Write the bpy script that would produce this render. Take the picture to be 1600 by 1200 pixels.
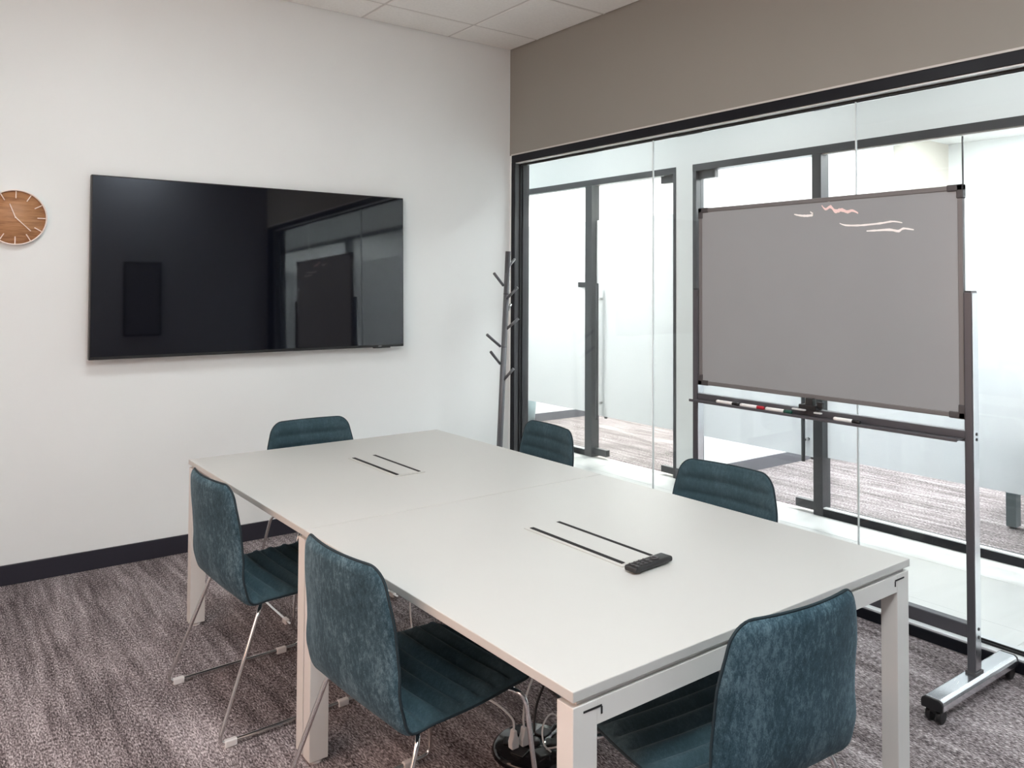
import bpy, bmesh, math, random
from mathutils import Vector, Matrix
random.seed(7)
for o in list(bpy.data.objects): bpy.data.objects.remove(o, do_unlink=True)
SC = bpy.context.scene
COL = SC.collection

# ------------------------------------------------------------------ camera
# world: wall with the screen is y = 0, glass partition is x = 0, the room is x < 0, y < 0
F_PX, CY_PX = 1268.07, 408.36
CAM = Vector((-3.5916, -4.8844, 1.5416))
FW = Vector((0.59489678, 0.80327728, 0.02904206))
RT = Vector((0.80350655, -0.59526946, 0.00561155))
UP = Vector((-0.02179548, -0.0199972, 0.99956244))
cd = bpy.data.cameras.new('camera')
cd.sensor_fit = 'HORIZONTAL'; cd.sensor_width = 36.0
cd.lens = F_PX * 36.0 / 1600.0
cd.shift_y = -(600.0 - CY_PX) / 1600.0
cd.clip_start = 0.02; cd.clip_end = 100
cam = bpy.data.objects.new('camera', cd); COL.objects.link(cam)
m = Matrix((RT, UP, -FW)).transposed().to_4x4(); m.translation = CAM
cam.matrix_world = m
SC.camera = cam

def ray(u, v): return FW + RT * ((u - 800.0) / F_PX) - UP * ((v - CY_PX) / F_PX)
def on(u, v, axis, val):
    d = ray(u, v); return CAM + d * ((val - CAM[axis]) / d[axis])

# ------------------------------------------------------------------ world, light levels, exposure
W = bpy.data.worlds.new('world'); SC.world = W; W.use_nodes = True
W.node_tree.nodes['Background'].inputs[0].default_value = (0.75, 0.86, 1.0, 1)
W.node_tree.nodes['Background'].inputs[1].default_value = 1.0
L_CORR, L_ROOM_B, L_ROOM_A, L_FILL, L_BLIND = 4.3, 38.0, 70.0, 17.0, 2.15
SC.view_settings.view_transform = 'Standard'; SC.view_settings.look = 'None'
SC.view_settings.gamma = 1.0; SC.view_settings.use_curve_mapping = False
SC.view_settings.exposure = 0.68

# ------------------------------------------------------------------ materials
def srgb(r, g, b):
    f = lambda c: (c / 255 / 12.92) if c / 255 <= 0.04045 else ((c / 255 + 0.055) / 1.055) ** 2.4
    return (f(r), f(g), f(b), 1.0)
class NT:
    def __init__(s, name):
        s.m = bpy.data.materials.new(name); s.m.use_nodes = True
        s.t = s.m.node_tree; s.b = s.t.nodes['Principled BSDF']; s.out = s.t.nodes['Material Output']
    def n(s, ty, **k):
        n = s.t.nodes.new(ty)
        for a, v in k.items(): setattr(n, a, v)
        return n
    def l(s, a, b): s.t.links.new(a, b)
    def coords(s, scale):
        tc = s.n('ShaderNodeTexCoord'); mp = s.n('ShaderNodeMapping'); mp.inputs['Scale'].default_value = scale
        s.l(tc.outputs['Object'], mp.inputs['Vector']); return mp.outputs['Vector']
    def noise(s, scale, detail=3.0, rough=0.5, sc=1.0, dist=0.0):
        n = s.n('ShaderNodeTexNoise'); n.inputs['Scale'].default_value = sc
        n.inputs['Detail'].default_value = detail; n.inputs['Roughness'].default_value = rough
        n.inputs['Distortion'].default_value = dist
        s.l(s.coords(scale), n.inputs['Vector']); return n.outputs['Fac']
    def ramp(s, fac, stops):
        r = s.n('ShaderNodeValToRGB'); e = r.color_ramp.elements
        while len(e) < len(stops): e.new(0.5)
        for k, (p, c) in enumerate(stops): e[k].position = p; e[k].color = c
        s.l(fac, r.inputs['Fac']); return r.outputs['Color']
    def math(s, op, a, b):
        n = s.n('ShaderNodeMath', operation=op)
        for i, x in enumerate((a, b)):
            if isinstance(x, (int, float)): n.inputs[i].default_value = x
            else: s.l(x, n.inputs[i])
        return n.outputs[0]
    def bump(s, h, strength, dist):
        b = s.n('ShaderNodeBump'); b.inputs['Strength'].default_value = strength; b.inputs['Distance'].default_value = dist
        s.l(h, b.inputs['Height']); s.l(b.outputs['Normal'], s.b.inputs['Normal'])

def plain(name, col, rough=0.5, metal=0.0, spec=0.5, coat=0.0, var=0.0, vscale=6.0, bump=0.0, bscale=200.0):
    t = NT(name); b = t.b
    b.inputs['Roughness'].default_value = rough; b.inputs['Metallic'].default_value = metal
    b.inputs['Specular IOR Level'].default_value = spec; b.inputs['Coat Weight'].default_value = coat
    c = col
    f = t.noise((vscale,) * 3, 3)
    v = max(var, 0.01)
    t.l(t.ramp(f, [(0.3, tuple(x * (1 - v) for x in c[:3]) + (1,)), (0.7, tuple(min(1, x * (1 + v)) for x in c[:3]) + (1,))]), b.inputs['Base Color'])
    if bump: t.bump(t.noise((bscale,) * 3, 4), bump, 0.001)
    return t.m
M = {}
M['wall'] = plain('wall_paint', (0.83, 0.865, 0.855, 1), 0.7, var=0.015, vscale=1.5, bump=0.08, bscale=260)
M['wall_warm'] = plain('blush_wall_paint', (0.62, 0.53, 0.49, 1), 0.7, var=0.02, vscale=1.5, bump=0.08)
M['wall_back'] = plain('grey_wall_paint', (0.24, 0.25, 0.28, 1), 0.7, var=0.02, vscale=1.5, bump=0.08)
M['taupe'] = plain('taupe_bulkhead_paint', (0.30, 0.29, 0.26, 1), 0.65, var=0.02, vscale=1.2, bump=0.06, bscale=260)
M['white_wall'] = plain('corridor_wall_paint', (0.80, 0.83, 0.83, 1), 0.6, var=0.01, vscale=1.2)
M['ceil_tile'] = plain('mineral_ceiling_tile', (0.86, 0.85, 0.82, 1), 0.9, var=0.03, vscale=60, bump=0.25, bscale=330)
M['ceil_grid'] = plain('white_grid_metal', (0.62, 0.60, 0.57, 1), 0.5)
M['baseboard'] = plain('dark_navy_baseboard', (0.022, 0.022, 0.033, 1), 0.45, var=0.05)
M['base_grey'] = plain('grey_baseboard', (0.10, 0.10, 0.115, 1), 0.5, var=0.05)
M['black_frame'] = plain('black_aluminium', (0.006, 0.007, 0.011, 1), 0.38, spec=0.25, var=0.05)
M['dark_frame'] = plain('charcoal_aluminium', (0.045, 0.047, 0.052, 1), 0.35, spec=0.6, var=0.05)
M['bead'] = plain('light_aluminium_bead', (0.78, 0.79, 0.80, 1), 0.35, metal=0.3)
M['gasket'] = plain('black_rubber', (0.008, 0.008, 0.009, 1), 0.7)
M['table_top'] = plain('warm_white_laminate', (0.55, 0.55, 0.525, 1), 0.38, var=0.008, vscale=2.0, bump=0.03, bscale=500)
M['table_frame'] = plain('white_powder_coat', (0.70, 0.69, 0.66, 1), 0.4, var=0.01)
M['black'] = plain('black_plastic', (0.012, 0.012, 0.013, 1), 0.4)
M['black_gloss'] = plain('black_gloss_plastic', (0.008, 0.008, 0.010, 1), 0.12)
M['screen'] = plain('screen_glass', (0.002, 0.0028, 0.006, 1), 0.035, spec=0.85)
M['chrome'] = plain('chrome', (0.80, 0.79, 0.78, 1), 0.12, metal=1.0)
M['polished'] = plain('polished_aluminium', (0.80, 0.82, 0.85, 1), 0.20, metal=1.0)
M['silver'] = plain('silver_paint', (0.30, 0.30, 0.31, 1), 0.35, metal=0.6)
M['stand_grey'] = plain('stand_grey_metal', (0.095, 0.094, 0.105, 1), 0.32, metal=0.3)
M['rack_grey'] = plain('rack_grey_metal', (0.13, 0.135, 0.145, 1), 0.33, metal=0.35)
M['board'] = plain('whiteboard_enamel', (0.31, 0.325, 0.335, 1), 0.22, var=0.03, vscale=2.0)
M['board_frame'] = plain('board_anodised_frame', (0.17, 0.165, 0.165, 1), 0.4, metal=0.15)
M['cap_grey'] = plain('grey_corner_plastic', (0.06, 0.057, 0.06, 1), 0.45)
M['glint'] = plain('painted_white_glint', (0.95, 0.93, 0.91, 1), 0.5)  # pale colour for the reflections painted on the whiteboard
M['glint_pink'] = plain('painted_pink_glint', (0.95, 0.72, 0.70, 1), 0.5)
M['white_plastic'] = plain('white_plastic', (0.80, 0.80, 0.79, 1), 0.35)
M['clear_plastic'] = plain('milky_glide_plastic', (0.78, 0.77, 0.76, 1), 0.25)
M['red'] = plain('red_plastic', (0.45, 0.01, 0.025, 1), 0.4)
M['green'] = plain('dark_green_plastic', (0.01, 0.09, 0.06, 1), 0.4)
M['peach'] = plain('pale_peach_metal', (0.90, 0.74, 0.64, 1), 0.4)
M['rim'] = plain('white_clock_rim', (0.90, 0.80, 0.74, 1), 0.4)
M['silicone'] = plain('clear_silicone', (0.72, 0.75, 0.76, 1), 0.3)
M['table_grey'] = plain('blue_grey_leg', (0.16, 0.21, 0.23, 1), 0.4)
M['shaded_end'] = plain('painted_wall_shade', (0.70, 0.67, 0.60, 1), 0.7)
M['grout'] = plain('pale_grout', (0.55, 0.54, 0.52, 1), 0.8)

def mk_carpet():
    t = NT('streaked_carpet')
    yarn = t.noise((210, 62, 60), 3, 0.65)
    streak = t.noise((26, 2.2, 1), 4, 0.6)
    big = t.noise((5, 0.9, 1), 3, 0.55)
    f = t.math('ADD', t.math('MULTIPLY', yarn, 0.85), t.math('ADD', t.math('MULTIPLY', streak, 0.32), t.math('MULTIPLY', big, 0.20)))
    c = t.ramp(f, [(0.545, (0.036, 0.029, 0.030, 1)), (0.66, (0.175, 0.148, 0.151, 1)), (0.745, (0.36, 0.315, 0.32, 1)), (0.86, (0.72, 0.66, 0.67, 1))])
    t.l(c, t.b.inputs['Base Color']); t.b.inputs['Roughness'].default_value = 0.95
    t.b.inputs['Specular IOR Level'].default_value = 0.15
    t.bump(yarn, 0.7, 0.006); return t.m
M['carpet'] = mk_carpet()

def mk_velvet(name, stops, wa, wb):
    t = NT(name)
    a = t.noise((95, 95, 48), 5, 0.68, dist=0.3); b2 = t.noise((420, 420, 260), 2, 0.6); big = t.noise((10, 10, 6), 3, 0.55)
    f = t.math('ADD', t.math('MULTIPLY', a, wa), t.math('ADD', t.math('MULTIPLY', b2, 0.26), t.math('MULTIPLY', big, wb)))
    t.l(t.ramp(f, stops), t.b.inputs['Base Color']); t.b.inputs['Roughness'].default_value = 0.85
    t.b.inputs['Specular IOR Level'].default_value = 0.2
    t.b.inputs['Sheen Weight'].default_value = 0.14; t.b.inputs['Sheen Roughness'].default_value = 0.4
    t.b.inputs['Sheen Tint'].default_value = (0.55, 0.72, 0.80, 1)
    t.bump(b2, 0.25, 0.002); return t.m
M['velvet'] = mk_velvet('teal_velvet', [(0.40, (0.014, 0.033, 0.045, 1)), (0.55, (0.033, 0.069, 0.090, 1)), (0.72, (0.118, 0.190, 0.228, 1))], 0.55, 0.32)
M['velvet_pad'] = mk_velvet('teal_velvet_quilted', [(0.36, (0.024, 0.052, 0.064, 1)), (0.55, (0.036, 0.070, 0.086, 1)), (0.74, (0.068, 0.112, 0.132, 1))], 0.50, 0.34)
M['piping'] = plain('dark_teal_piping', (0.008, 0.022, 0.030, 1), 0.8)

def mk_wood():
    t = NT('walnut_veneer')
    g = t.noise((5, 60, 5), 5, 0.6, dist=0.8); g2 = t.noise((30, 500, 30), 2, 0.5)
    f = t.math('ADD', t.math('MULTIPLY', g, 0.75), t.math('MULTIPLY', g2, 0.25))
    t.l(t.ramp(f, [(0.3, (0.24, 0.105, 0.045, 1)), (0.52, (0.46, 0.235, 0.110, 1)), (0.72, (0.60, 0.35, 0.19, 1))]), t.b.inputs['Base Color'])
    t.b.inputs['Roughness'].default_value = 0.5; return t.m
M['wood'] = mk_wood()

def mk_tile():
    t = NT('pale_porcelain_tile')
    v = t.noise((1.2, 5.0, 1), 5, 0.6, dist=0.8)
    t.l(t.ramp(v, [(0.3, (0.77, 0.77, 0.755, 1)), (0.7, (0.86, 0.86, 0.85, 1))]), t.b.inputs['Base Color'])
    t.b.inputs['Roughness'].default_value = 0.33; return t.m
M['tile'] = mk_tile()

def mk_glass(name, tint, refl=0.05):
    t = NT(name); t.t.nodes.remove(t.b)
    tr = t.n('ShaderNodeBsdfTransparent'); tr.inputs[0].default_value = tint
    gl = t.n('ShaderNodeBsdfGlossy'); gl.inputs['Roughness'].default_value = 0.01
    lw = t.n('ShaderNodeLayerWeight'); lw.inputs['Blend'].default_value = 0.5
    p = t.math('POWER', lw.outputs['Facing'], 5.0); f = t.math('ADD', t.math('MULTIPLY', p, 0.8), refl)
    mx = t.n('ShaderNodeMixShader'); t.l(f, mx.inputs[0]); t.l(tr.outputs[0], mx.inputs[1]); t.l(gl.outputs[0], mx.inputs[2])
    t.l(mx.outputs[0], t.out.inputs['Surface']); return t.m
M['glass'] = mk_glass('clear_partition_glass', (0.975, 0.985, 0.98, 1), 0.025)

def mk_frost():
    t = NT('frosted_film'); t.t.nodes.remove(t.b)
    n = t.noise((1.3, 1.3, 1.3), 2)
    c = t.ramp(n, [(0.3, (0.40, 0.415, 0.43, 1)), (0.7, (0.44, 0.45, 0.46, 1))])
    tl = t.n('ShaderNodeBsdfTranslucent'); df = t.n('ShaderNodeBsdfDiffuse')
    t.l(c, tl.inputs[0]); t.l(c, df.inputs[0])
    mx = t.n('ShaderNodeMixShader'); mx.inputs[0].default_value = 0.25
    t.l(tl.outputs[0], mx.inputs[1]); t.l(df.outputs[0], mx.inputs[2]); t.l(mx.outputs[0], t.out.inputs['Surface']); return t.m
M['frost'] = mk_frost()

def emit(name, col, s):
    t = NT(name); t.t.nodes.remove(t.b)
    e = t.n('ShaderNodeEmission'); e.inputs[0].default_value = col; e.inputs[1].default_value = s
    t.l(e.outputs[0], t.out.inputs['Surface']); return t.m
M['led_corr'] = emit('corridor_led', (0.94, 0.98, 1.0, 1), L_CORR)
M['led_b'] = emit('room_b_led', (0.96, 0.98, 1.0, 1), L_ROOM_B)
M['led_a'] = emit('room_a_led', (1.0, 0.985, 0.95, 1), L_ROOM_A)
M['fill_main'] = emit('meeting_room_fill', (0.89, 0.97, 1.0, 1), L_FILL)
M['blind'] = emit('sunlit_warm_blind', (1.0, 0.67, 0.54, 1), L_BLIND)

# ------------------------------------------------------------------ mesh helpers
class MB:
    def __init__(s): s.v = []; s.f = []; s.smooth = []
    def add(s, vs, fs, sm=False):
        o = len(s.v); s.v += [tuple(p) for p in vs]; s.f += [tuple(i + o for i in f) for f in fs]; s.smooth += [sm] * len(fs); return s
    def box(s, x0, x1, y0, y1, z0, z1):
        v = [(x0, y0, z0), (x1, y0, z0), (x1, y1, z0), (x0, y1, z0), (x0, y0, z1), (x1, y0, z1), (x1, y1, z1), (x0, y1, z1)]
        return s.add(v, [(0, 3, 2, 1), (4, 5, 6, 7), (0, 1, 5, 4), (1, 2, 6, 5), (2, 3, 7, 6), (3, 0, 4, 7)])
    def tube(s, pts, r, n=10, closed=False, caps=True):
        pts = [Vector(p) for p in pts]; N = len(pts)
        rr = r if isinstance(r, (list, tuple)) else [r] * N
        tan = []
        for i in range(N):
            a = pts[(i - 1) % N] if (closed or i > 0) else pts[i]; b = pts[(i + 1) % N] if (closed or i < N - 1) else pts[i]
            tan.append((b - a).normalized())
        up = Vector((0, 0, 1)) if abs(tan[0].z) < 0.9 else Vector((1, 0, 0))
        nrm = (up - tan[0] * up.dot(tan[0])).normalized(); vs = []
        for i in range(N):
            nrm = (nrm - tan[i] * nrm.dot(tan[i])).normalized(); bn = tan[i].cross(nrm)
            for k in range(n):
                a = 2 * math.pi * k / n; vs.append(pts[i] + (nrm * math.cos(a) + bn * math.sin(a)) * rr[i])
        fs = []
        for i in range(N if closed else N - 1):
            j = (i + 1) % N
            for k in range(n): fs.append((i * n + k, i * n + (k + 1) % n, j * n + (k + 1) % n, j * n + k))
        s.add(vs, fs, True)
        if caps and not closed:
            o = len(s.v) - len(vs)
            s.f.append(tuple(o + k for k in reversed(range(n)))); s.smooth.append(False)
            s.f.append(tuple(o + (N - 1) * n + k for k in range(n))); s.smooth.append(False)
        return s
    def cyl(s, p0, p1, r, n=20): return s.tube([p0, p1], r, n)
    def lathe(s, prof, c=(0, 0, 0), n=40):
        vs = []; fs = []; P = len(prof)
        for k in range(n):
            a = 2 * math.pi * k / n
            for (r, z) in prof: vs.append((c[0] + r * math.cos(a), c[1] + r * math.sin(a), c[2] + z))
        for k in range(n):
            j = (k + 1) % n
            for i in range(P - 1): fs.append((k * P + i, j * P + i, j * P + i + 1, k * P + i + 1))
        return s.add(vs, fs, True)
    def grid(s, fn, nu, nv, sm=True, flip=False):
        vs = [fn(i / (nu - 1), j / (nv - 1)) for i in range(nu) for j in range(nv)]; fs = []
        for i in range(nu - 1):
            for j in range(nv - 1):
                q = (i * nv + j, (i + 1) * nv + j, (i + 1) * nv + j + 1, i * nv + j + 1); fs.append(q[::-1] if flip else q)
        return s.add(vs, fs, sm)
    def prism(s, poly, axis, a, b):
        n = len(poly); mk = {0: lambda p, h: (h, p[0], p[1]), 1: lambda p, h: (p[0], h, p[1]), 2: lambda p, h: (p[0], p[1], h)}[axis]
        vs = [mk(p, a) for p in poly] + [mk(p, b) for p in poly]
        fs = [tuple(range(n))[::-1], tuple(range(n, 2 * n))] + [(i, (i + 1) % n, (i + 1) % n + n, i + n) for i in range(n)]
        return s.add(vs, fs)
    def build(s, name, mat, parent=None, bevel=0.0, seg=2, loc=None):
        me = bpy.data.meshes.new(name); me.from_pydata(s.v, [], s.f); me.update()
        bm = bmesh.new(); bm.from_mesh(me)
        bmesh.ops.recalc_face_normals(bm, faces=bm.faces); bm.to_mesh(me); bm.free()
        for p, sm in zip(me.polygons, s.smooth): p.use_smooth = sm
        me.materials.append(M[mat])
        o = bpy.data.objects.new(name, me); COL.objects.link(o)
        if parent: o.parent = parent
        if loc: o.location = loc
        if bevel:
            b = o.modifiers.new('bevel', 'BEVEL'); b.width = bevel; b.segments = seg; b.limit_method = 'ANGLE'; b.angle_limit = math.radians(40)
        return o
def tag(o, label, cat, group=None, kind=None):
    o['label'] = label; o['category'] = cat
    if group: o['group'] = group
    if kind: o['kind'] = kind
    return o
def thing(name, label, cat, loc=(0, 0, 0), rz=0.0, group=None, kind=None):
    o = bpy.data.objects.new(name, None); COL.objects.link(o); o.empty_display_size = 0.1
    o.location = loc; o.rotation_euler = (0, 0, rz); return tag(o, label, cat, group, kind)
def box(name, mat, parent, x0, x1, y0, y1, z0, z1, bevel=0.0, seg=2): return MB().box(x0, x1, y0, y1, z0, z1).build(name, mat, parent, bevel, seg)
def dup(root, loc, rz, label):
    r = root.copy(); COL.objects.link(r); r.location = loc; r.rotation_euler = (0, 0, rz); r['label'] = label
    for ch in list(root.children):
        c = ch.copy(); COL.objects.link(c); c.parent = r
        for g in list(ch.children):
            d = g.copy(); COL.objects.link(d); d.parent = c
    return r
def fillet(pts, r, n=6):
    pts = [Vector(p) for p in pts]; out = [pts[0]]
    for i in range(1, len(pts) - 1):
        a, b, c = pts[i - 1], pts[i], pts[i + 1]
        rr = min(r, (a - b).length * 0.45, (c - b).length * 0.45)
        p, q = b + (a - b).normalized() * rr, b + (c - b).normalized() * rr
        for k in range(n + 1):
            t = k / n; out.append(p * (1 - t) ** 2 + b * 2 * t * (1 - t) + q * t * t)
    return out + [pts[-1]]
def smooth_path(pts, n=8):
    pts = [Vector(p) for p in pts]; out = []
    for i in range(len(pts) - 1):
        p0, p1, p2, p3 = pts[max(i - 1, 0)], pts[i], pts[i + 1], pts[min(i + 2, len(pts) - 1)]
        for k in range(n):
            t = k / n
            out.append(0.5 * ((2 * p1) + (p2 - p0) * t + (2 * p0 - 5 * p1 + 4 * p2 - p3) * t * t + (3 * p1 - p0 - 3 * p2 + p3) * t ** 3))
    return out + [pts[-1]]

# ------------------------------------------------------------------ room shell
XL, YB, H = -4.6, -5.25, 3.304          # left wall, back wall, ceiling
HEAD = 2.508                            # top of the glass partition
XO = 1.36                               # face of the partition across the corridor
YN, YS = 3.2, -9.6                      # ends of the corridor
S = 'structure'
tag(box('floor', 'carpet', None, XL, 0.0, YB, 0.0, -0.05, 0.0), 'grey mauve streaked carpet under the white meeting table', 'floor', kind=S)
tag(box('wall_screen', 'wall', None, XL - 0.12, 0.14, 0.0, 0.12, -0.05, H + 0.1), 'off-white painted wall carrying the screen and clock', 'wall', kind=S)
tag(box('wall_left', 'wall_warm', None, XL - 0.12, XL, YB - 0.12, 0.0, -0.05, H + 0.1), 'blush painted wall left of the camera', 'wall', kind=S)
tag(box('wall_back', 'wall_back', None, XL, 0.14, YB - 0.12, YB, -0.05, H + 0.1), 'grey wall behind the camera mirrored in the black screen', 'wall', kind=S)
wr = tag(box('wall_bulkhead', 'taupe', None, 0.0, 0.14, YB, -0.0, HEAD, H + 0.1), 'taupe bulkhead wall above the glass partition', 'wall', kind=S)
box('bottom_bead', 'ceil_grid', wr, -0.004, 0.0, YB, -0.022, HEAD - 0.002, HEAD + 0.008)
box('jamb_strip', 'wall', wr, 0.0, 0.14, -0.022, 0.0, 0.0, HEAD)
tag(box('baseboard_screen', 'baseboard', None, XL, -0.0, -0.012, 0.0, 0.0, 0.102, 0.002), 'dark navy baseboard along the white screen wall', 'baseboard', kind=S)

# ceiling: slab, T-bars and lay-in tiles
ceil = tag(box('ceiling', 'ceil_grid', None, XL, 0.0, YB, 0.0, H + 0.03, H + 0.08), 'suspended ceiling of off-white mineral tiles in a grid', 'ceiling', kind=S)
gx = [0.0] + [-0.552 - 0.675 * k for k in range(6)] + [XL]
gy = [0.0] + [-0.33 - 0.70 * k for k in range(7)] + [YB]
FILL_CELLS = {(4, 3), (2, 7), (4, 7), (6, 7)}  # unseen glowing panels added to fill the room with light
for i in range(len(gx) - 1):
    for j in range(len(gy) - 1):
        if (i, j) in FILL_CELLS: continue
        box('ceiling_tile', 'ceil_tile', ceil, gx[i + 1] + 0.009, gx[i] - 0.009, gy[j + 1] + 0.009, gy[j] - 0.009, H, H + 0.018, 0.004, 1)
for x in gx[1:-1]: box('grid_bar', 'ceil_grid', ceil, x - 0.011, x + 0.011, YB, 0.0, H + 0.004, H + 0.03)
for y in gy[1:-1]: box('grid_bar', 'ceil_grid', ceil, XL, 0.0, y - 0.011, y + 0.011, H + 0.003, H + 0.03)
names = {2: 'nearest the glass', 4: 'halfway along the back wall', 6: 'nearest the left wall'}
for (i, j) in sorted(FILL_CELLS):
    x0, x1, y0, y1 = gx[i + 1] + 0.012, gx[i] - 0.012, gy[j + 1] + 0.012, gy[j] - 0.012
    t = thing('fill_panel', 'added square fill panel flush in the ceiling %s' % ('over the far half of the table' if j == 3 else names[i] + ' above the camera'), 'light', ((x0 + x1) / 2, (y0 + y1) / 2, H), group='added fill panels of the meeting room')
    a, b = (x1 - x0) / 2, (y1 - y0) / 2
    fr = MB()
    for q in ((-a, a, -b, -b + 0.02), (-a, a, b - 0.02, b), (-a, -a + 0.02, -b + 0.02, b - 0.02), (a - 0.02, a, -b + 0.02, b - 0.02)): fr.box(*q, 0.0, 0.02)
    fr.build('frame', 'ceil_grid', t)
    MB().box(-a + 0.02, a - 0.02, -b + 0.02, b - 0.02, 0.006, 0.012).build('diffuser', 'fill_main', t)

# sunlit blind in the left wall
wl = thing('window_1', 'wide window with a warm sunlit blind in the left wall', 'window', (XL, -3.1, 0), kind=S)
MB().box(0.0, 0.012, -1.45, 1.45, 0.82, 2.58).build('blind', 'blind', wl)
fr = MB()
for q in ((-1.51, 1.51, 0.76, 0.82), (-1.51, 1.51, 2.58, 2.64), (-1.51, -1.45, 0.82, 2.58), (1.45, 1.51, 0.82, 2.58)): fr.box(0.0, 0.04, *q)
fr.build('window_frame', 'black_frame', wl)

# ------------------------------------------------------------------ glass partition of the meeting room
gp = thing('window_2', 'full-height clear glass partition in a black frame', 'glass partition', (0, 0, 0), kind=S)
YE = -5.06
box('head_rail', 'black_frame', gp, 0.0, 0.14, YE, -0.022, 2.452, HEAD - 0.002, 0.002)
box('sill_rail', 'black_frame', gp, 0.0, 0.14, YE, -0.022, 0.0, 0.046, 0.002)
box('jamb', 'dark_frame', gp, 0.004, 0.14, -0.06, -0.022, 0.046, 2.452, 0.002)
box('jamb_face', 'black_frame', gp, 0.0, 0.006, -0.062, -0.022, 0.046, 2.452)
box('jamb', 'dark_frame', gp, 0.0, 0.14, YE, YE + 0.06, 0.046, 2.452, 0.002)
box('end_panel', 'black_frame', gp, 0.0, 0.14, YB, YE, 0.0, HEAD - 0.002)
box('glazing_bead', 'bead', gp, 0.006, 0.046, YE + 0.06, -0.06, 0.046, 0.056, 0.002)
box('glazing_bead', 'bead', gp, 0.079, 0.134, YE + 0.06, -0.06, 0.046, 0.056, 0.002)
box('glazing_bead', 'bead', gp, 0.010, 0.046, YE + 0.06, -0.06, 2.444, 2.452, 0.002)
box('glazing_bead', 'bead', gp, 0.079, 0.130, YE + 0.06, -0.06, 2.444, 2.452, 0.002)
for z0, z1 in ((0.046, 0.064), (2.434, 2.452)):
    for x0, x1 in ((0.047, 0.0545), (0.0705, 0.078)): box('gasket', 'gasket', gp, x0, x1, YE + 0.06, -0.06, z0, z1)
for x0, x1 in ((0.047, 0.0545), (0.0705, 0.078)): box('gasket', 'gasket', gp, x0, x1, -0.068, -0.06, 0.064, 2.434)
JY = [-0.06, -1.405, -2.737, -4.069, YE + 0.06]
for k in range(4):
    box('glass_pane', 'glass', gp, 0.057, 0.067, JY[k + 1] + (0.0025 if k < 3 else 0), JY[k] - (0.0025 if k else 0), 0.050, 2.448)
for y in JY[1:-1]: box('silicone_joint', 'silicone', gp, 0.0565, 0.0675, y - 0.0022, y + 0.0022, 0.064, 2.434)
for y0, y1 in ((-0.905, -0.79), (-1.757, -1.57), (-2.577, -2.491)): box('setting_block', 'silver', gp, 0.079, 0.10, y0, y1, 2.436, 2.452)

# ------------------------------------------------------------------ corridor
fc = tag(box('floor_corridor', 'grout', None, 0.0, XO + 0.1, YS, YN, -0.05, -0.003), 'pale porcelain tile floor of the corridor behind the glass', 'floor', kind=S)
xs = [0.14, 0.448, 1.048, XO]; y0 = -3.34
ys = [y0 + 1.2 * k for k in range(-6, 7)]; ys = [YS] + [y for y in ys if YS + 0.05 < y < YN - 0.05] + [YN]
for i in range(3):
    for j in range(len(ys) - 1):
        box('floor_tile', 'tile', fc, xs[i] + 0.001, xs[i + 1] - 0.001, ys[j] + 0.001, ys[j + 1] - 0.001, -0.003, 0.0)
HC = 3.05
tag(box('ceiling_corridor', 'white_wall', None, 0.14, XO + 0.12, YS, YN, HC, HC + 0.1), 'white corridor ceiling behind the glass', 'ceiling', kind=S)
tag(box('wall_corridor_far', 'white_wall', None, 0.14, XO + 0.12, YN, YN + 0.1, 0, HC), 'white wall closing the far corridor end', 'wall', kind=S)
tag(box('wall_corridor_near', 'white_wall', None, 0.14, XO + 0.12, YS - 0.1, YS, 0, HC), 'white wall closing the near corridor end', 'wall', kind=S)
tag(box('wall_corridor_side_near', 'white_wall', None, 0.04, 0.14, YS, YB - 0.12, 0, HC), 'white corridor wall beyond the back wall', 'wall', kind=S)
tag(box('wall_corridor_side', 'white_wall', None, 0.04, 0.14, 0.12, YN, 0, HC), 'white corridor wall past the screen wall', 'wall', kind=S)
for k, y in enumerate((-9.0, -7.4, -5.8, -4.4, -3.0, -1.4, 0.2, 1.8)):
    t = thing('corridor_light', '%s long ceiling light of the corridor counted from its near end' % ('first second third fourth fifth sixth seventh eighth'.split()[k]), 'light', (0.75, y, HC), group='corridor ceiling lights')
    MB().box(-0.16, 0.16, -0.62, 0.62, -0.02, 0.0).build('housing', 'ceil_grid', t)
    MB().box(-0.15, 0.15, -0.60, 0.60, -0.026, -0.021).build('diffuser', 'led_corr', t)

# ------------------------------------------------------------------ partition across the corridor
TOPO, BOTO = 2.50, 2.446
wo = tag(box('wall_opposite', 'white_wall', None, XO, XO + 0.12, YS, YN, TOPO, HC), 'pale grey wall above the glazed rooms opposite', 'wall', kind=S)
nib = tag(box('wall_nib', 'white_wall', None, XO, 5.2, -0.595, -0.42, 0.0, TOPO), 'white dividing wall between the two glazed rooms opposite', 'wall', kind=S)
box('upper_wall', 'white_wall', nib, XO + 0.12, 5.2, -0.595, -0.42, TOPO, HC)
box('baseboard', 'base_grey', nib, XO - 0.008, XO, -0.595, -0.42, 0.0, 0.085)
box('baseboard', 'base_grey', nib, XO + 0.1, 5.2, -0.607, -0.595, 0.0, 0.10)
op = thing('window_3', 'charcoal framed glazing of the rooms across the corridor', 'glass partition', (0, 0, 0), kind=S)
XG = XO + 0.045
DEP = 0.09
box('head_rail', 'dark_frame', op, XO - 0.006, XO + DEP, -0.42, YN, BOTO, TOPO, 0.002)
box('head_rail', 'dark_frame', op, XO - 0.006, XO + DEP, YS, -0.595, BOTO, TOPO, 0.002)
for y0, y1 in ((0.585, 0.675), (-0.42, -0.39), (-0.63, -0.595), (-1.72, -1.65)):
    box('post', 'dark_frame', op, XO - 0.004, XO + DEP, y0, y1, 0.0, BOTO, 0.002)
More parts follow.
